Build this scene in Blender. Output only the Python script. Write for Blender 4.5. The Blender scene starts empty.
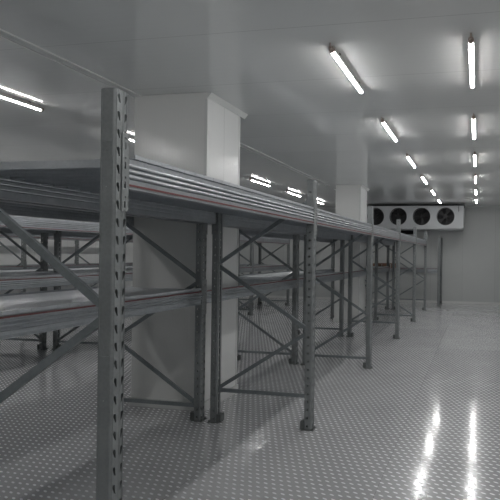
import bpy, bmesh, math, random
from mathutils import Vector, Matrix
random.seed(7)
scn = bpy.context.scene
COL = scn.collection
PI = math.pi

# ------------------------------------------------------------------ materials
def mat(name):
    m = bpy.data.materials.new(name); m.use_nodes = True
    nt = m.node_tree
    return m, nt, nt.nodes, nt.links, nt.nodes['Principled BSDF']

def N(nt, t, **kw):
    n = nt.nodes.new(t)
    for k, v in kw.items(): setattr(n, k, v)
    return n

def math_n(nt, op, a, b=None, c=None):
    n = nt.nodes.new('ShaderNodeMath'); n.operation = op
    for i, v in enumerate((a, b, c)):
        if v is None: continue
        if isinstance(v, (int, float)): n.inputs[i].default_value = v
        else: nt.links.new(v, n.inputs[i])
    return n.outputs[0]

def ramp(nt, src, stops):
    r = nt.nodes.new('ShaderNodeValToRGB'); nt.links.new(src, r.inputs[0])
    e = r.color_ramp.elements
    while len(e) < len(stops): e.new(0.5)
    for el, (p, c) in zip(e, stops):
        el.position = p; el.color = (*c, 1) if len(c) == 3 else c
    return r.outputs[0]

def metal(name, c0, c1, rough, metallic=0.6, scale=9.0, rvar=0.12):
    """galvanised sheet: soft mottling in colour and gloss"""
    m, nt, n, l, b = mat(name)
    tc = N(nt, 'ShaderNodeTexCoord')
    no = N(nt, 'ShaderNodeTexNoise'); no.inputs['Scale'].default_value = scale; no.inputs['Detail'].default_value = 5
    vo = N(nt, 'ShaderNodeTexVoronoi'); vo.inputs['Scale'].default_value = scale * 7
    l.new(tc.outputs['Object'], no.inputs[0]); l.new(tc.outputs['Object'], vo.inputs['Vector'])
    f = math_n(nt, 'ADD', math_n(nt, 'MULTIPLY', no.outputs[0], 0.8), math_n(nt, 'MULTIPLY', vo.outputs['Distance'], 0.25))
    l.new(ramp(nt, f, [(0.3, c0), (0.75, c1)]), b.inputs['Base Color'])
    l.new(math_n(nt, 'MULTIPLY_ADD', no.outputs[0], rvar, rough - rvar / 2), b.inputs['Roughness'])
    b.inputs['Metallic'].default_value = metallic
    return m

M = {}
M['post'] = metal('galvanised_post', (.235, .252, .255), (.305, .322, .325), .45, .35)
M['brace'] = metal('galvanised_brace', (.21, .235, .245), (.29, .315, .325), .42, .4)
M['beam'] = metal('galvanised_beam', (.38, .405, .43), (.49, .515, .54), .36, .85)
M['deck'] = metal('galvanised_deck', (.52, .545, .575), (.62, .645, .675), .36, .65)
M['foot'] = metal('foot_plate', (.13, .14, .14), (.19, .20, .20), .55, .4)

m, nt, n, l, b = mat('red_strip'); b.inputs['Base Color'].default_value = (.19, .058, .058, 1); b.inputs['Roughness'].default_value = .5
M['red'] = m
m, nt, n, l, b = mat('black_plastic'); b.inputs['Base Color'].default_value = (.018, .018, .02, 1); b.inputs['Roughness'].default_value = .45
M['black'] = m
m, nt, n, l, b = mat('dark_metal'); b.inputs['Base Color'].default_value = (.05, .052, .055, 1); b.inputs['Roughness'].default_value = .5
M['darkmetal'] = m
m, nt, n, l, b = mat('lamp_plastic'); b.inputs['Base Color'].default_value = (.7, .68, .66, 1); b.inputs['Roughness'].default_value = .4
M['lampbody'] = m
m, nt, n, l, b = mat('lamp_cap'); b.inputs['Base Color'].default_value = (.42, .34, .30, 1); b.inputs['Roughness'].default_value = .45
M['lampcap'] = m
m, nt, n, l, b = mat('lamp_diffuser')
b.inputs['Base Color'].default_value = (.9, .9, .9, 1)
b.inputs['Emission Color'].default_value = (1, .985, .97, 1); b.inputs['Emission Strength'].default_value = 68.0
M['glow'] = m
m, nt, n, l, b = mat('casing_white'); b.inputs['Base Color'].default_value = (.43, .445, .46, 1); b.inputs['Roughness'].default_value = .38
M['casing'] = m
# wood
m, nt, n, l, b = mat('pallet_wood')
tc = N(nt, 'ShaderNodeTexCoord'); mp = N(nt, 'ShaderNodeMapping'); mp.inputs['Scale'].default_value = (3, 40, 40)
no = N(nt, 'ShaderNodeTexNoise'); no.inputs['Scale'].default_value = 2
l.new(tc.outputs['Object'], mp.inputs[0]); l.new(mp.outputs[0], no.inputs[0])
l.new(ramp(nt, no.outputs[0], [(.3, (.13, .075, .052)), (.7, (.22, .13, .09))]), b.inputs['Base Color']); b.inputs['Roughness'].default_value = .7
M['wood'] = m

def panel_mat(name, col, seam_axis, seam, rib_axis, rib, rough, rib_h=0.0006, seam_off=0.0, bump=0.35, spec=.5):
    """white coated sandwich panel: joints every `seam` m, micro ribs every `rib` m"""
    m, nt, n, l, b = mat(name)
    g = N(nt, 'ShaderNodeNewGeometry'); s = N(nt, 'ShaderNodeSeparateXYZ'); l.new(g.outputs['Position'], s.inputs[0])
    ax = s.outputs[seam_axis]
    u = math_n(nt, 'FRACT', math_n(nt, 'DIVIDE', math_n(nt, 'ADD', ax, 50 + seam_off), seam))
    d = math_n(nt, 'ABSOLUTE', math_n(nt, 'SUBTRACT', u, .5))
    joint = math_n(nt, 'GREATER_THAN', d, .5 - .0035 / seam)
    pid = math_n(nt, 'FLOOR', math_n(nt, 'DIVIDE', math_n(nt, 'ADD', ax, 50 + seam_off), seam))
    wn = N(nt, 'ShaderNodeTexWhiteNoise', noise_dimensions='1D'); l.new(pid, wn.inputs['W'])
    no = N(nt, 'ShaderNodeTexNoise'); no.inputs['Scale'].default_value = .8; no.inputs['Detail'].default_value = 4
    l.new(g.outputs['Position'], no.inputs[0])
    v = math_n(nt, 'MULTIPLY_ADD', wn.outputs[0], .05, .95)
    v = math_n(nt, 'MULTIPLY', v, math_n(nt, 'MULTIPLY_ADD', no.outputs[0], .08, .96))
    v = math_n(nt, 'MULTIPLY', v, math_n(nt, 'MULTIPLY_ADD', joint, -.25, 1))
    mx = N(nt, 'ShaderNodeMix', data_type='RGBA'); mx.blend_type = 'MULTIPLY'; mx.inputs[0].default_value = 1
    mx.inputs[6].default_value = (*col, 1); l.new(v, mx.inputs[7])
    l.new(mx.outputs[2], b.inputs['Base Color'])
    b.inputs['Roughness'].default_value = rough; b.inputs['Specular IOR Level'].default_value = spec
    rx = math_n(nt, 'SINE', math_n(nt, 'MULTIPLY', s.outputs[rib_axis], 2 * PI / rib))
    hgt = math_n(nt, 'ADD', math_n(nt, 'MULTIPLY', math_n(nt, 'SMOOTH_MIN', rx, .3, .4), 1), math_n(nt, 'MULTIPLY', joint, -2))
    bp = N(nt, 'ShaderNodeBump'); bp.inputs['Distance'].default_value = rib_h; bp.inputs['Strength'].default_value = bump
    l.new(hgt, bp.inputs['Height']); l.new(bp.outputs[0], b.inputs['Normal'])
    return m
M['ceiling'] = panel_mat('ceiling_panel', (.74, .755, .745), 1, 1.15, 1, .10, .10, seam_off=.34, rib_h=.0010, bump=.2, spec=.45)
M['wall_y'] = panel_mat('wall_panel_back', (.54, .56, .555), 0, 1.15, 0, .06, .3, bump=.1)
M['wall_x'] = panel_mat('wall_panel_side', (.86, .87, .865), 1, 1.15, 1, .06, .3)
M['col_y'] = panel_mat('column_panel_front', (.82, .825, .81), 0, 2.6, 0, .036, .17, bump=.3, seam_off=1.2)
M['col_x'] = panel_mat('column_panel_side', (.80, .81, .805), 1, .44, 1, .05, .22)
M['trim'] = panel_mat('white_trim', (.72, .73, .72), 1, 3.0, 1, .5, .35)

# floor: aluminium checker plate (alternating raised bars), sheets with seams
m, nt, n, l, b = mat('checker_plate')
g = N(nt, 'ShaderNodeNewGeometry'); s = N(nt, 'ShaderNodeSeparateXYZ'); l.new(g.outputs['Position'], s.inputs[0])
X = math_n(nt, 'ADD', s.outputs[0], 40); Y = math_n(nt, 'ADD', s.outputs[1], 40)
AX, AY = .064, .067                                  # staggered rows of raised bars
row = math_n(nt, 'FLOOR', math_n(nt, 'DIVIDE', Y, AY))
lx = math_n(nt, 'MULTIPLY', math_n(nt, 'SUBTRACT', math_n(nt, 'FRACT', math_n(nt, 'ADD', math_n(nt, 'DIVIDE', X, AX), math_n(nt, 'MULTIPLY', math_n(nt, 'MODULO', row, 2), .5))), .5), AX)
ly = math_n(nt, 'MULTIPLY', math_n(nt, 'SUBTRACT', math_n(nt, 'FRACT', math_n(nt, 'DIVIDE', Y, AY)), .5), AY)
ca, sa, EA, EB = math.cos(-.5), math.sin(-.5), .027, .0105
al = math_n(nt, 'ADD', math_n(nt, 'MULTIPLY', lx, ca), math_n(nt, 'MULTIPLY', ly, sa))
ac = math_n(nt, 'SUBTRACT', math_n(nt, 'MULTIPLY', ly, ca), math_n(nt, 'MULTIPLY', lx, sa))
ga = math_n(nt, 'DIVIDE', al, EA); gb = math_n(nt, 'DIVIDE', ac, EB)
e = math_n(nt, 'ADD', math_n(nt, 'MULTIPLY', ga, ga), math_n(nt, 'MULTIPLY', gb, gb))
bar = N(nt, 'ShaderNodeMapRange', interpolation_type='SMOOTHSTEP'); bar.inputs[1].default_value = 1.0; bar.inputs[2].default_value = .45
l.new(e, bar.inputs[0]); barv = bar.outputs[0]
inside = math_n(nt, 'LESS_THAN', e, 1.0)
SL = .11                                             # flank slope of the bars
na = math_n(nt, 'MULTIPLY', math_n(nt, 'MULTIPLY', ga, inside), SL * EB / EA); nb = math_n(nt, 'MULTIPLY', math_n(nt, 'MULTIPLY', gb, inside), SL)
nx = math_n(nt, 'SUBTRACT', math_n(nt, 'MULTIPLY', na, ca), math_n(nt, 'MULTIPLY', nb, sa))
ny = math_n(nt, 'ADD', math_n(nt, 'MULTIPLY', na, sa), math_n(nt, 'MULTIPLY', nb, ca))
def seam_line(v, off, size, w):
    u = math_n(nt, 'FRACT', math_n(nt, 'DIVIDE', math_n(nt, 'SUBTRACT', v, off), size))
    return math_n(nt, 'GREATER_THAN', math_n(nt, 'ABSOLUTE', math_n(nt, 'SUBTRACT', u, .5)), .5 - w / size)
SX, SY, OX, OY = 1.45, 2.35, 40 - .72 - 14.5, 40 + 4.78 - 11.75
seam = math_n(nt, 'MAXIMUM', seam_line(X, OX, SX, .0018), seam_line(Y, OY, SY, .003))
ix = math_n(nt, 'FLOOR', math_n(nt, 'DIVIDE', math_n(nt, 'SUBTRACT', X, OX), SX)); iy = math_n(nt, 'FLOOR', math_n(nt, 'DIVIDE', math_n(nt, 'SUBTRACT', Y, OY), SY))
cb = N(nt, 'ShaderNodeCombineXYZ'); l.new(ix, cb.inputs[0]); l.new(iy, cb.inputs[1])
wn = N(nt, 'ShaderNodeTexWhiteNoise', noise_dimensions='2D'); l.new(cb.outputs[0], wn.inputs['Vector'])
no = N(nt, 'ShaderNodeTexNoise'); no.inputs['Scale'].default_value = 1.3; no.inputs['Detail'].default_value = 6
l.new(g.outputs['Position'], no.inputs[0])
val = math_n(nt, 'MULTIPLY_ADD', barv, .34, .52)  # raised bars painted lighter, standing in for their glints
val = math_n(nt, 'MULTIPLY', val, math_n(nt, 'MULTIPLY_ADD', wn.outputs[0], .10, .94))
val = math_n(nt, 'MULTIPLY', val, math_n(nt, 'MULTIPLY_ADD', no.outputs[0], .30, .85))
val = math_n(nt, 'MULTIPLY', val, math_n(nt, 'MULTIPLY_ADD', seam, -.5, 1))
cc = N(nt, 'ShaderNodeCombineColor'); l.new(val, cc.inputs[0]); l.new(math_n(nt, 'MULTIPLY', val, 1.01), cc.inputs[1]); l.new(math_n(nt, 'MULTIPLY', val, 1.035), cc.inputs[2])
l.new(cc.outputs[0], b.inputs['Base Color'])
b.inputs['Metallic'].default_value = .22
l.new(math_n(nt, 'ADD', math_n(nt, 'MULTIPLY_ADD', no.outputs[0], .07, .085), math_n(nt, 'MULTIPLY', barv, .22)), b.inputs['Roughness'])
cn = N(nt, 'ShaderNodeCombineXYZ'); wv = N(nt, 'ShaderNodeTexNoise'); wv.inputs['Scale'].default_value = 9; wv.inputs['Detail'].default_value = 3
l.new(g.outputs['Position'], wv.inputs[0]); wsp = N(nt, 'ShaderNodeSeparateColor'); l.new(wv.outputs['Color'], wsp.inputs[0])
nx = math_n(nt, 'ADD', nx, math_n(nt, 'MULTIPLY_ADD', wsp.outputs[0], .03, -.015)); ny = math_n(nt, 'ADD', ny, math_n(nt, 'MULTIPLY_ADD', wsp.outputs[1], .024, -.012))
l.new(nx, cn.inputs[0]); l.new(ny, cn.inputs[1]); cn.inputs[2].default_value = 1
vn = N(nt, 'ShaderNodeVectorMath', operation='NORMALIZE'); l.new(cn.outputs[0], vn.inputs[0]); l.new(vn.outputs[0], b.inputs['Normal'])
M['floor'] = m

# ------------------------------------------------------------------ mesh helpers
def box(bm, x0, x1, y0, y1, z0, z1, mi=0):
    v = [bm.verts.new((x, y, z)) for z in (z0, z1) for y in (y0, y1) for x in (x0, x1)]
    for f in ((0, 2, 3, 1), (4, 5, 7, 6), (0, 1, 5, 4), (2, 6, 7, 3), (0, 4, 6, 2), (1, 3, 7, 5)):
        fc = bm.faces.new([v[i] for i in f]); fc.material_index = mi
    return v

def prism_y(bm, prof, y0, y1):
    """closed (x,z) profile extruded along Y"""
    a = [bm.verts.new((x, y0, z)) for x, z in prof]; c = [bm.verts.new((x, y1, z)) for x, z in prof]
    k = len(prof)
    for i in range(k): bm.faces.new((a[i], a[(i + 1) % k], c[(i + 1) % k], c[i]))
    bm.faces.new(a[::-1]); bm.faces.new(c)

def cyl(bm, p0, p1, r0, r1=None, seg=16, cap=True):
    r1 = r0 if r1 is None else r1
    p0 = Vector(p0); p1 = Vector(p1); d = (p1 - p0).normalized()
    u = d.orthogonal().normalized(); w = d.cross(u)
    A = [bm.verts.new(p0 + r0 * (math.cos(t) * u + math.sin(t) * w)) for t in [2 * PI * i / seg for i in range(seg)]]
    B = [bm.verts.new(p1 + r1 * (math.cos(t) * u + math.sin(t) * w)) for t in [2 * PI * i / seg for i in range(seg)]]
    for i in range(seg): bm.faces.new((A[i], A[(i + 1) % seg], B[(i + 1) % seg], B[i]))
    if cap: bm.faces.new(A[::-1]); bm.faces.new(B)

def torus(bm, c, axis, R, r, seg=32, rs=6):
    c = Vector(c); d = Vector(axis).normalized(); u = d.orthogonal().normalized(); w = d.cross(u)
    rows = []
    for i in range(seg):
        t = 2 * PI * i / seg; e = math.cos(t) * u + math.sin(t) * w
        rows.append([bm.verts.new(c + (R + r * math.cos(q)) * e + r * math.sin(q) * d) for q in [2 * PI * j / rs for j in range(rs)]])
    for i in range(seg):
        for j in range(rs):
            bm.faces.new((rows[i][j], rows[(i + 1) % seg][j], rows[(i + 1) % seg][(j + 1) % rs], rows[i][(j + 1) % rs]))

def mesh(name, bm, *mats, normals=True):
    if normals: bmesh.ops.recalc_face_normals(bm, faces=bm.faces)
    me = bpy.data.meshes.new(name); bm.to_mesh(me); bm.free()
    for mm in mats: me.materials.append(mm)
    return me

def ob(name, me, parent=None, loc=(0, 0, 0), rot=None):
    o = bpy.data.objects.new(name, me); COL.objects.link(o)
    o.location = loc
    if rot is not None: o.rotation_euler = rot
    if parent is not None: o.parent = parent
    return o

def empty(name, loc, rotz=0):
    o = bpy.data.objects.new(name, None); COL.objects.link(o); o.location = loc; o.rotation_euler = (0, 0, rotz)
    o.empty_display_size = .2
    return o

def tag(o, label, cat, group=None):
    o['label'] = label; o['category'] = cat
    if group: o['group'] = group
    return o

def struct(name, me, loc=(0, 0, 0)):
    o = ob(name, me, None, loc); o['kind'] = 'structure'; return o

# ------------------------------------------------------------------ room shell
XL, XR, YB, YF, H = -12.4, 2.4, 18.42, -3.0, 3.526
def slab(x0, x1, y0, y1, z0, z1, m):
    bm = bmesh.new(); box(bm, x0, x1, y0, y1, z0, z1); return mesh('slab', bm, m)
def label_struct(o, label, cat): o['label'] = label; o['category'] = cat
fl = struct('floor', slab(XL - .1, XR + .1, YF - .1, YB + .1, -.06, 0, M['floor'])); label_struct(fl, 'grey aluminium checker plate floor', 'floor')
ce = struct('ceiling', slab(XL - .1, XR + .1, YF - .1, YB + .1, H, H + .1, M['ceiling'])); label_struct(ce, 'glossy white panelled ceiling carrying the tube lights', 'ceiling')
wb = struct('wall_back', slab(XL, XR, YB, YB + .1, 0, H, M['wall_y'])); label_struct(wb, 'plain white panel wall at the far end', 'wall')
wl = struct('wall_left', slab(XL - .1, XL, YF, YB, 0, H, M['wall_x'])); label_struct(wl, 'white panel wall glimpsed far left behind the racks', 'wall')
struct('wall_right', slab(XR, XR + .1, YF, YB, 0, H, M['wall_x']))
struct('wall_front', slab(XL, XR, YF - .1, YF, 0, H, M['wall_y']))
# ceiling profile between the two ceiling fields
bm = bmesh.new()
for ya, yb_ in ((YF, 5.055), (5.84, 12.415), (13.16, YB)):
    box(bm, -3.89, -3.775, ya, yb_, H - .006, H)
    box(bm, -3.785, -3.773, ya, yb_, H - .014, H - .006)
    box(bm, -3.892, -3.880, ya, yb_, H - .014, H - .006)
t1 = struct('trim_1', mesh('trim', bm, M['trim'])); label_struct(t1, 'white joint profile running along the ceiling above the racks', 'trim')
# cove along the back wall
bm = bmesh.new(); prism = [(-.0, 0), (0, .09), (.09, 0)]
box(bm, XL, XR, YB - .015, YB, 0, .08)
struct('baseboard_back', mesh('skirting', bm, M['trim']))

# ------------------------------------------------------------------ columns
def column(x0, x1, y0, y1, label):
    r = empty('column', ((x0 + x1) / 2, (y0 + y1) / 2, 0)); tag(r, label, 'column', 'white panel clad columns')
    hx, hy = (x1 - x0) / 2, (y1 - y0) / 2
    bm = bmesh.new(); box(bm, -hx, hx, -hy, hy, 0, H)
    for f in bm.faces:
        nrm = f.normal if f.normal.length else f.calc_center_median()
        f.normal_update()
        f.material_index = 1 if abs(f.normal.x) > .5 else 0
    ob('panel_cladding', mesh('column_cladding', bm, M['col_y'], M['col_x']), r)
    bm = bmesh.new()
    prism_y(bm, [(hx, H - .06), (hx + .006, H - .06), (hx + .045, H - .008), (hx + .045, H - .001), (hx, H - .001)], -hy, hy + .12)
    ob('top_trim', mesh('column_trim', bm, M['trim']), r)
    bm = bmesh.new()
    for (a, b_, c, d) in ((-hx - .018, hx + .018, -hy - .018, -hy), (-hx - .018, hx + .018, hy, hy + .018), (hx, hx + .018, -hy, hy), (-hx - .018, -hx, -hy, hy)):
        box(bm, a, b_, c, d, 0, .1)
    ob('skirting', mesh('column_skirting', bm, M['trim']), r)
    bm = bmesh.new()
    for sy in (-1, 1):
        box(bm, hx - .03, hx + .004, sy * hy - .004 if sy < 0 else sy * hy - .03, sy * hy + .03 if sy < 0 else sy * hy + .004, .1, H - .076)
    ob('corner_angle', mesh('column_corner', bm, M['trim']), r)
column(-3.864, -2.96, 5.06, 5.83, 'wide white panel column rising just behind the nearest racks')
column(-3.62, -2.96, 12.42, 13.15, 'white panel column farther back, left of the fan unit')

# ------------------------------------------------------------------ rack parts
PH, PP, W2, DP = 2.4893, .0803, .0425, .078      # post height, hole pitch, half width, depth
def ring_cell(bm, rect, hole, mapf):
    """a rectangular cell with a hole: rect (u0,u1,v0,v1), hole 8 points (u,v) anticlockwise from angle 0"""
    u0, u1, v0, v1 = rect; um, vm = (u0 + u1) / 2, (v0 + v1) / 2
    out = [(u1, vm), (u1, v1), (um, v1), (u0, v1), (u0, vm), (u0, v0), (um, v0), (u1, v0)]
    O = [bm.verts.new(mapf(*p)) for p in out]; I = [bm.verts.new(mapf(*p)) for p in hole]
    for i in range(8): bm.faces.new((O[i], O[(i + 1) % 8], I[(i + 1) % 8], I[i]))

def quad(bm, pts): bm.faces.new([bm.verts.new(p) for p in pts])

def post_mesh(name, side_holes):
    bm = bmesh.new()
    ch = .007
    nz = int(round(PH / PP))
    for s in (-1, 1):
        for k in range(nz):
            z0 = k * PP; zc = z0 + PP / 2
            # teardrop leaning towards the middle groove
            cy_ = .0235
            tear = [(cy_ + .0095, zc + .008), (cy_ + .0085, zc + .017), (cy_ + .001, zc + .0215), (cy_ - .0065, zc + .016), (cy_ - .008, zc + .004), (cy_ - .0095, zc - .019), (cy_ - .0055, zc - .023), (cy_ + .0005, zc - .012)]
            ring_cell(bm, (.0095, W2 - ch, z0, z0 + PP), tear, lambda u, v, s=s: (0, s * u, v))
            if side_holes:
                hr = .012
                hole = [(-.043 + hr * math.cos(t), zc + hr * math.sin(t)) for t in [2 * PI * i / 8 for i in range(8)]]
            if side_holes or (k in (5, 9, 13, 16, 25, 27)):
                if not side_holes:
                    hr = .0035
                    hole = [(-.043 + hr * math.cos(t), zc + hr * math.sin(t)) for t in [2 * PI * i / 8 for i in range(8)]]
                ring_cell(bm, (-DP + .012, -ch, z0, z0 + PP), hole, lambda u, v, s=s: (u, s * W2, v))
            else:
                quad(bm, [(-DP + .012, s * W2, z0), (-ch, s * W2, z0), (-ch, s * W2, z0 + PP), (-DP + .012, s * W2, z0 + PP)])
        for a, b_ in (((0, W2 - ch), (-ch, W2)), ((0, .0095), (-.005, .006)), ((-DP + .012, W2), (-DP + .007, W2 - .005)), ((-DP + .007, W2 - .005), (-DP, W2 - .005)), ((-DP, W2 - .005), (-DP, .011))):
            quad(bm, [(a[0], s * a[1], 0), (b_[0], s * b_[1], 0), (b_[0], s * b_[1], PH), (a[0], s * a[1], PH)])
    quad(bm, [(-.005, -.006, 0), (-.005, .006, 0), (-.005, .006, PH), (-.005, -.006, PH)])
    bmesh.ops.remove_doubles(bm, verts=bm.verts, dist=.0002)
    bmesh.ops.recalc_face_normals(bm, faces=bm.faces)
    # wall thickness
    g_ = bm.faces[:]
    bmesh.ops.solidify(bm, geom=g_, thickness=.0022)
    return mesh(name, bm, M['post'])
POST = post_mesh('upright_post', True)
POST_PLAIN = post_mesh('upright_post_plain', False)

bm = bmesh.new()
box(bm, -.10, .022, -.06, .06, 0, .007)
box(bm, -.118, -.073, -.04, .04, .007, .085)        # inner foot bracket
cyl(bm, (.010, .035, .007), (.010, .035, .02), .008, seg=6); cyl(bm, (.010, -.035, .007), (.010, -.035, .02), .008, seg=6)
FOOT = mesh('base_plate', bm, M['foot'])

BAY = 2.772
BL = BAY - .09
def beam_mesh(name, zh):
    """ribbed box beam, outer face at x=0, top at z=0"""
    h = zh; bm = bmesh.new()
    f = [(0, 0)]
    for zc in (-.030, -.056, -.082):
        f += [(.0075 * math.sin(t), zc + .0085 * math.cos(t)) for t in [PI * q / 8 for q in range(9)]] + [(-.006, zc - .011), (-.006, zc - .014), (0, zc - .0145)]
    f += [(0, -h + .022), (-.003, -h + .017), (-.003, -h + .010), (.003, -h + .006), (.003, -h)]
    f += [(-.045, -h), (-.045, -h + .02)]
    for zc in (-.092, -.062, -.034):
        f += [(-.045, zc - .006), (-.041, zc), (-.045, zc + .006)]
    f += [(-.045, 0)]
    prism_y(bm, f, 0, BL)
    return mesh(name, bm, M['beam'])
BEAM = beam_mesh('shelf_beam', .139)
bm = bmesh.new(); box(bm, -.003, .0022, 0.002, BL - .002, -.125, -.116); STRIP_LOW = mesh('red_strip', bm, M['red'])
bm = bmesh.new(); box(bm, -.003, .0016, 0.002, BL - .002, -.013, -.001); STRIP_TOP = mesh('red_strip', bm, M['red'])

# slotted connector at beam end: sits on the outer face of the post (y<0 side = on the post)
def connector_mesh(sgn):
    bm = bmesh.new(); L, p = .36, .09
    for k in range(4):
        z0 = -.245 + k * p; zc = z0 + p / 2
        hr = .006
        hole = [(.023 + hr * math.cos(t), zc + .019 + hr * math.sin(t)) for t in [2 * PI * i / 8 for i in range(8)]]
        slot = [(.029, zc - .016), (.029, zc - .002), (.024, zc + .002), (.019, zc - .002), (.019, zc - .016), (.019, zc - .028), (.024, zc - .032), (.029, zc - .028)]
        ring_cell(bm, (0.0, .044, zc + .008, z0 + p), hole, lambda u, v: (.0065, sgn * -u, v))
        ring_cell(bm, (0.0, .044, z0, zc + .008), slot, lambda u, v: (.0065, sgn * -u, v))
    bmesh.ops.remove_doubles(bm, verts=bm.verts, dist=.0002)
    bmesh.ops.recalc_face_normals(bm, faces=bm.faces)
    bmesh.ops.solidify(bm, geom=bm.faces[:], thickness=.003)
    box(bm, -.04, .0065, sgn * .0005, sgn * .004, -.139, .0)
    return mesh('beam_connector', bm, M['post'])
CON_A = connector_mesh(1); CON_B = connector_mesh(-1)

def deck_mesh(depth, first=0.0):
    """steel plank shelf: planks across the bay, each with a raised front lip; top at z=0"""
    bm = bmesh.new(); n_ = 27; w = BAY / n_
    for k in range(n_):
        y0 = k * w + .0015; y1 = (k + 1) * w - .0015
        if y1 < first: continue
        box(bm, -depth + .05, -.05, y0, y1, -.003, 0)                       # plank skin
        for ya in (y0, y1 - .003): box(bm, -depth + .05, -.05, ya, ya + .003, -.040, -.003)
        for sx in (lambda x: x, lambda x: -depth - x):
            a, b_ = sorted((sx(-.05), sx(-.008))); box(bm, a, b_, y0, y1, -.004, 0)
            a, b_ = sorted((sx(-.014), sx(-.008))); box(bm, a, b_, y0, y1, 0, .016)
            a, b_ = sorted((sx(-.044), sx(-.030))); box(bm, a, b_, y0, y1, -.014, -.004)
    return mesh('shelf_deck', bm, M['deck'])

def bar_mesh(length):
    bm = bmesh.new()
    # open C channel 40 x 22 along +Z of the local frame
    prof = [(-.019, 0), (.019, 0), (.019, .020), (.0165, .020), (.0165, .0025), (-.0165, .0025), (-.0165, .020), (-.019, .020)]
    a = [bm.verts.new((x, y, 0)) for x, y in prof]; c = [bm.verts.new((x, y, length)) for x, y in prof]
    for i in range(8): bm.faces.new((a[i], a[(i + 1) % 8], c[(i + 1) % 8], c[i]))
    bm.faces.new(a[::-1]); bm.faces.new(c)
    return mesh('brace', bm, M['brace'])
_bars = {}
def brace(root, p, q, name='brace'):
    """channel from p to q inside a frame (both at the same local y)"""
    p = Vector(p); q = Vector(q); d = q - p; L = round(d.length, 3)
    if L not in _bars: _bars[L] = bar_mesh(L)
    z = d.normalized(); y = Vector((0, 1, 0)); x = y.cross(z).normalized()
    mt = Matrix((x, y, z)).transposed()
    o = ob(name, _bars[L], root, p); o.rotation_euler = mt.to_euler()
    return o

PAT_A = [2.14, 1.46, .81, .15]; PAT_1 = [2.225, 1.475, .745, .15]; PAT_B = [2.30, 1.63, .98, .33]
def rack(name_label, xf, y0, nfr, depth, levels, patterns, plain_first=False, group='grey steel pallet racks', skip_deck=(), first_bay=0, rotz=0, last=None, category='rack', height=None):
    """a run of frames; local x=0 is the aisle face, +y runs along the beams. levels: list of (z_top, red strip at top?)"""
    r = empty('pallet_rack', (xf, y0, 0), rotz); tag(r, name_label, category, group)
    rear = -depth
    for i in range(nfr):
        if i < first_bay: continue
        y = i * BAY
        for front in (True, False):
            me = POST_PLAIN if (plain_first and i == 0 and front) else POST
            o = ob('upright', me, r, (0 if front else rear, y, 0), None if front else (0, 0, PI))
            if height: o.scale = (1, 1, height / PH)
            ob('base_plate', FOOT, o)
        pat, start_front = patterns[i % len(patterns)]
        xi, xo = -.04, rear + .04
        pts = []; fr = start_front
        for z in pat:
            pts.append((xi if fr else xo, y - .011, z)); fr = not fr
        for a, b_ in zip(pts, pts[1:]): brace(r, a, b_)
        zb = pat[-1]
        brace(r, (xo, y - .011, zb), (xi, y - .011, zb), 'horizontal_brace')
    for i in range(first_bay, nfr - 1):
        y = i * BAY + .045
        for (zt, top_red) in levels:
            for front in (True, False):
                bo = ob('beam', BEAM, r, (-.003 if front else rear + .003, y if front else y + BL, zt), None if front else (0, 0, PI))
                ob('red_strip', STRIP_TOP if top_red else STRIP_LOW, bo)
                ob('beam_connector', CON_A, bo); ob('beam_connector', CON_B, bo, (0, BL, 0))
            if (i, top_red) in skip_deck: continue
            ob('shelf_deck', DECK_FIRST if (i == 0 and not top_red) else (DECKS[depth]), r, (0, i * BAY, zt + .014))
    return r
DECKS = {1.1: deck_mesh(1.1)}
DECK_FIRST = deck_mesh(1.1, .19)
Y0 = 2.010
TOP, LOW = (2.187, False), (1.353, True)
A1, A0, B1, B0 = (PAT_A, True), (PAT_A, False), (PAT_B, True), (PAT_B, False)
rack('grey steel pallet rack along the open aisle, nearest, with only a high shelf', -1.6, Y0, 6, 1.1, [TOP], [(PAT_1, False), B1, A1, B1, A0, B1], plain_first=True)
rack('grey steel rack with two shelf levels right behind the aisle rack, enclosing the white column', -2.806, Y0, 6, 1.1, [TOP, LOW], [A0, A0, A0, A1, B1, A1], skip_deck={(1, True), (3, True)})
rack('grey steel rack across the second aisle, seen through the nearest frame', -6.2, Y0, 6, 1.1, [TOP, LOW], [A1, B0, A1, B1, A0, A1], first_bay=0)
rack('grey steel rack backing onto the one across the second aisle', -7.5, Y0, 6, 1.1, [TOP, LOW], [A1, B0, A0, B1, A0, A1])
rack('distant steel rack at the far left against the white wall', -10.85, Y0, 6, 1.1, [TOP, LOW], [B1, A1, B0, A0, B1, A1], skip_deck={(i, q) for i in range(5) for q in (True, False)})
# rack along the back wall (turned a quarter), one low shelf
rack('small grey steel rack along the back wall under the fan unit', -1.27 - .045 - BAY, 17.25, 2, 1.1, [(1.285, True)], [A1, B0], rotz=-PI / 2, height=2.38, group=None, skip_deck={(0, True)})

# ------------------------------------------------------------------ pallet on the back rack
def pallet(loc, label):
    r = empty('wooden_pallet', loc); tag(r, label, 'pallet')
    for k in range(5):
        bm = bmesh.new(); box(bm, -.4, .4, -.5 + k * .2, -.5 + k * .2 + .13, .125, .147); ob('deck_board', mesh('deck_board', bm, M['wood']), r)
    for x in (-.4, -.07, .26):
        bm = bmesh.new(); box(bm, x, x + .14, -.5, .43, .0, .022); ob('runner_board', mesh('runner_board', bm, M['wood']), r)
        for y in (-.5, -.09, .29):
            bm = bmesh.new(); box(bm, x, x + .14, y, y + .14, .022, .125); ob('block', mesh('block', bm, M['wood']), r)
pallet((-3.25, 17.82, 1.2865), 'brown wooden pallet lying on the shelf of the back wall rack')

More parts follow.
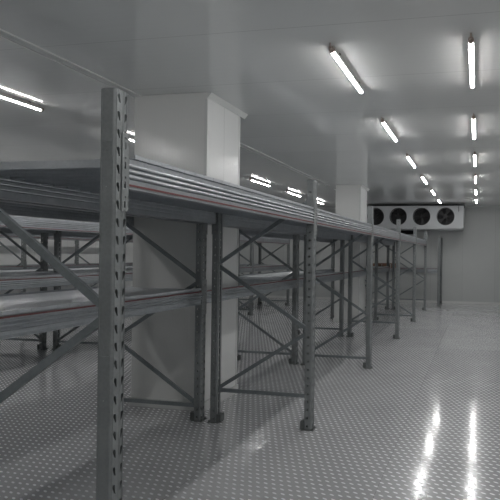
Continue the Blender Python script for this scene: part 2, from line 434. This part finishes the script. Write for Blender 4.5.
# ------------------------------------------------------------------ fan coil unit on the back wall
def cooler():
    x0, x1, yf, yb, z0, z1 = -4.22, -.50, 17.32, 18.25, 2.68, 3.455
    xm = (x0 + x1) / 2
    r = empty('fan_cooler_unit', (xm, (yf + yb) / 2, z0)); tag(r, 'white four-fan cooling unit hung under the ceiling on the far wall', 'cooling unit')
    L = lambda x, y, z: Vector((x - xm, y - (yf + yb) / 2, z - z0))
    fans = [-3.575, -2.765, -1.945, -1.115]; zc = 3.09; R = .29
    # casing: front plate with round openings, the other five sides
    bm = bmesh.new()
    hw = [x0] + [(a + b_) / 2 for a, b_ in zip(fans, fans[1:])] + [x1]
    S = 32
    for i, fx_ in enumerate(fans):
        a0, a1 = hw[i], hw[i + 1]
        ring_o, ring_i, ring_b = [], [], []
        for k in range(S):
            t = 2 * PI * (k + .5) / S; c, s_ = math.cos(t), math.sin(t)
            tx = (a1 - fx_) / c if c > 0 else (a0 - fx_) / c
            tz = (z1 - zc) / s_ if s_ > 0 else (z0 - zc) / s_
            q = min(tx, tz)
            ring_o.append(bm.verts.new(L(fx_ + q * c, yf, zc + q * s_)))
            ring_i.append(bm.verts.new(L(fx_ + R * c, yf, zc + R * s_)))
            ring_b.append(bm.verts.new(L(fx_ + R * c, yf + .16, zc + R * s_)))
        for k in range(S):
            j = (k + 1) % S
            bm.faces.new((ring_o[k], ring_o[j], ring_i[j], ring_i[k])); bm.faces.new((ring_i[k], ring_i[j], ring_b[j], ring_b[k]))
        for cx_, cz_ in ((a0, z0), (a0, z1), (a1, z0), (a1, z1)):
            # corner fillers
            best = sorted(range(S), key=lambda k: (ring_o[k].co - L(cx_, yf, cz_)).length)[:2]
            v = bm.verts.new(L(cx_, yf, cz_)); bm.faces.new((v, ring_o[best[0]], ring_o[best[1]]))
    for pts in ([(x0, yf, z0), (x0, yb, z0), (x0, yb, z1), (x0, yf, z1)], [(x1, yf, z0), (x1, yb, z0), (x1, yb, z1), (x1, yf, z1)],
                [(x0, yf, z0), (x1, yf, z0), (x1, yb, z0), (x0, yb, z0)], [(x0, yf, z1), (x1, yf, z1), (x1, yb, z1), (x0, yb, z1)],
                [(x0, yb, z0), (x1, yb, z0), (x1, yb, z1), (x0, yb, z1)]):
        quad(bm, [L(*p) for p in pts])
    ob('casing', mesh('cooler_casing', bm, M['casing']), r)
    bm = bmesh.new(); v = box(bm, *[c for p in zip(L(x0 + .02, yf + .17, z0 + .02), L(x1 - .02, yf + .6, z1 - .02)) for c in p])
    ob('coil', mesh('cooler_coil', bm, M['black']), r)
    bm = bmesh.new(); box(bm, *[c for p in zip(L(x0 - .02, yf - .015, z1), L(x1 + .03, yb, z1 + .035)) for c in p])
    ob('mounting_rail', mesh('cooler_rail', bm, M['black']), r)
    bm = bmesh.new(); box(bm, *[c for p in zip(L(x0 + .03, yf + .02, z0 - .03), L(x1 - .03, yb - .05, z0 - .002)) for c in p])
    ob('drip_tray', mesh('cooler_tray', bm, M['casing']), r)
    for hx_ in (x0 + .25, x1 - .25):
        bm = bmesh.new()
        for yy in (yf + .12, yb - .12): cyl(bm, L(hx_, yy, z1 + .035), L(hx_, yy, H), .012, seg=8)
        ob('hanger_rod', mesh('hanger', bm, M['darkmetal']), r)
    # conduit at right end
    bm = bmesh.new(); cyl(bm, L(x1 - .17, yf - .012, z1), L(x1 - .17, yf - .012, z1 - .2), .009, seg=8)
    ob('cable', mesh('cable', bm, M['darkmetal']), r)
    # fan meshes shared
    bm = bmesh.new()
    for q in range(9): torus(bm, (0, -.012, 0), (0, 1, 0), .05 + q * .0295, .0022, 32, 4)
    torus(bm, (0, 0, 0), (0, 1, 0), R + .004, .012, 40, 6)
    for q in range(6):
        t = q * PI / 3; cyl(bm, (.04 * math.cos(t), -.012, .04 * math.sin(t)), (R * math.cos(t), -.006, R * math.sin(t)), .004, seg=6)
    guard = mesh('fan_guard', bm, M['black'])
    bm = bmesh.new(); cyl(bm, (0, .0, 0), (0, .11, 0), .075, .06, 24); hub = mesh('fan_hub', bm, M['black'])
    bm = bmesh.new()
    for q in range(5):
        t0 = q * 2 * PI / 5
        rows = []
        for (rr, w0, w1) in ((.06, -.25, .35), (.14, -.34, .30), (.21, -.38, .26), (.272, -.34, .22)):
            rows.append([bm.verts.new((rr * math.cos(t0 + w), .05 + .09 * (w - w0) / (w1 - w0) - .03, rr * math.sin(t0 + w))) for w in [w0 + (w1 - w0) * j / 5 for j in range(6)]])
        for a, b_ in zip(rows, rows[1:]):
            for j in range(5): bm.faces.new((a[j], a[j + 1], b_[j + 1], b_[j]))
    bmesh.ops.recalc_face_normals(bm, faces=bm.faces); bmesh.ops.solidify(bm, geom=bm.faces[:], thickness=.004)
    blades = mesh('fan_blades', bm, M['black'])
    for i, fx_ in enumerate(fans):
        gd = ob('fan_guard', guard, r, L(fx_, yf, zc)); ob('fan_hub', hub, gd)
        ob('fan_blades', blades, gd, (0, 0, 0), (0, .35 + i * .5, 0))
cooler()

# small louvred vent on the back wall under the unit
r = empty('wall_vent', (-2.60, YB - .03, 2.48)); tag(r, 'small dark louvred vent on the far wall below the cooling unit', 'vent')
bm = bmesh.new()
for a in ((-.28, -.24, 0, .2), (.24, .28, 0, .2), (-.24, .24, 0, .03), (-.24, .24, .17, .2)): box(bm, a[0], a[1], -.02, .03, a[2], a[3])
ob('frame', mesh('vent_frame', bm, M['casing']), r)
bm = bmesh.new(); box(bm, -.24, .24, .012, .03, .03, .17)
for k in range(5):
    z = .04 + k * .027; quad(bm, [(-.24, -.012, z), (.24, -.012, z), (.24, .012, z + .018), (-.24, .012, z + .018)])
ob('louvre', mesh('vent_louvre', bm, M['black']), r)

# ------------------------------------------------------------------ tube lights
LL, LR = 1.14, .0215
LZ = H - .040                                   # tube axis
bm = bmesh.new()
seg = 12; prof = []
for k in range(seg + 1):
    t = 1.5 * PI + math.radians(66) * (2 * k / seg - 1)
    prof.append((LR * math.cos(t), LR * math.sin(t)))
prism_y(bm, prof, .03, LL - .03)
DIFF = mesh('diffuser', bm, M['glow'])
bm = bmesh.new(); prism_y(bm, [(-.0205, -.0085), (.0205, -.0085), (.0225, .004), (.0215, .018), (.016, .036), (-.016, .036), (-.0215, .018), (-.0225, .004)], .02, LL - .02)
BODY = mesh('lamp_body', bm, M['lampbody'])
bm = bmesh.new(); cyl(bm, (0, 0, .002), (0, .032, .002), .0225, .0255, 20)
CAP = mesh('end_cap', bm, M['lampcap'])
bm = bmesh.new(); cyl(bm, (0, -.035, .002), (0, 0, .002), .012, .014, 12); cyl(bm, (0, -.03, .006), (0, -.03, .040), .006, .006, 8)
GLAND = mesh('cable_gland', bm, M['lampcap'])
bm = bmesh.new()
for y in (.2, LL - .2): box(bm, -.0255, .0255, y - .012, y + .012, .03, .0398)
CLIP = mesh('clip', bm, M['darkmetal'])
def lamp(x, y, label, group):
    r = empty('tube_light', (x, y, LZ)); tag(r, label, 'ceiling light', group)
    ob('lamp_body', BODY, r); ob('diffuser', DIFF, r)
    ob('end_cap', CAP, r); ob('end_cap', CAP, r, (0, LL, 0), (0, 0, PI))
    ob('cable_gland', GLAND, r); ob('mounting_clip', CLIP, r)
ordn = {0: 'nearest', 1: 'second', 2: 'third', 3: 'fourth', 4: 'fifth', 5: 'sixth and farthest'}
for row, x, gname in (('right-hand row over the open floor', -.078, 'tube lights of the right ceiling row'),
                      ('middle row just right of the racks', -1.24, 'tube lights of the middle ceiling row'),
                      ('left row above the second aisle', -5.30, 'tube lights of the left ceiling row'),
                      ('unseen added row above the far left aisle', -10.2, 'unseen tube lights added over the far left aisle')):  # whole row out of view, added to light the far left
    for k in range(-2, 6):
        if k < 0: lb = ('overhead' if k == -1 else 'hindmost') + ' unseen tube light added to the ' + row  # unseen lamps continuing each row, added for the light they give
        else: lb = ordn[k] + ' glowing tube light of the ' + row
        lamp(x, 4.06 + (.06 if x == -5.30 else 0) + 2.29 * k, lb, gname)

# ------------------------------------------------------------------ world, camera, view
w = bpy.data.worlds.new('World'); scn.world = w; w.use_nodes = True
w.node_tree.nodes['Background'].inputs[0].default_value = (0, 0, 0, 1)
cam = bpy.data.cameras.new('Camera'); co = bpy.data.objects.new('Camera', cam); COL.objects.link(co)
F, CX, CY, TH, ROLL = 500.0, 381.0, 254.2, math.atan(97 / 500), .0135
cam.sensor_width = 36; cam.sensor_fit = 'HORIZONTAL'; cam.lens = F / 500 * 36
cam.shift_x = (250 - CX) / 500; cam.shift_y = (CY - 250) / 500
cam.clip_start = .05; cam.clip_end = 100
co.location = (0, 0, 1.76)
co.rotation_euler = (Matrix.Rotation(TH, 3, 'Z') @ Matrix.Rotation(PI / 2, 3, 'X') @ Matrix.Rotation(ROLL, 3, 'Z')).to_euler()
scn.camera = co
vs = scn.view_settings
vs.view_transform = 'Standard'; vs.look = 'None'; vs.gamma = 1; vs.use_curve_mapping = False; vs.exposure = 0
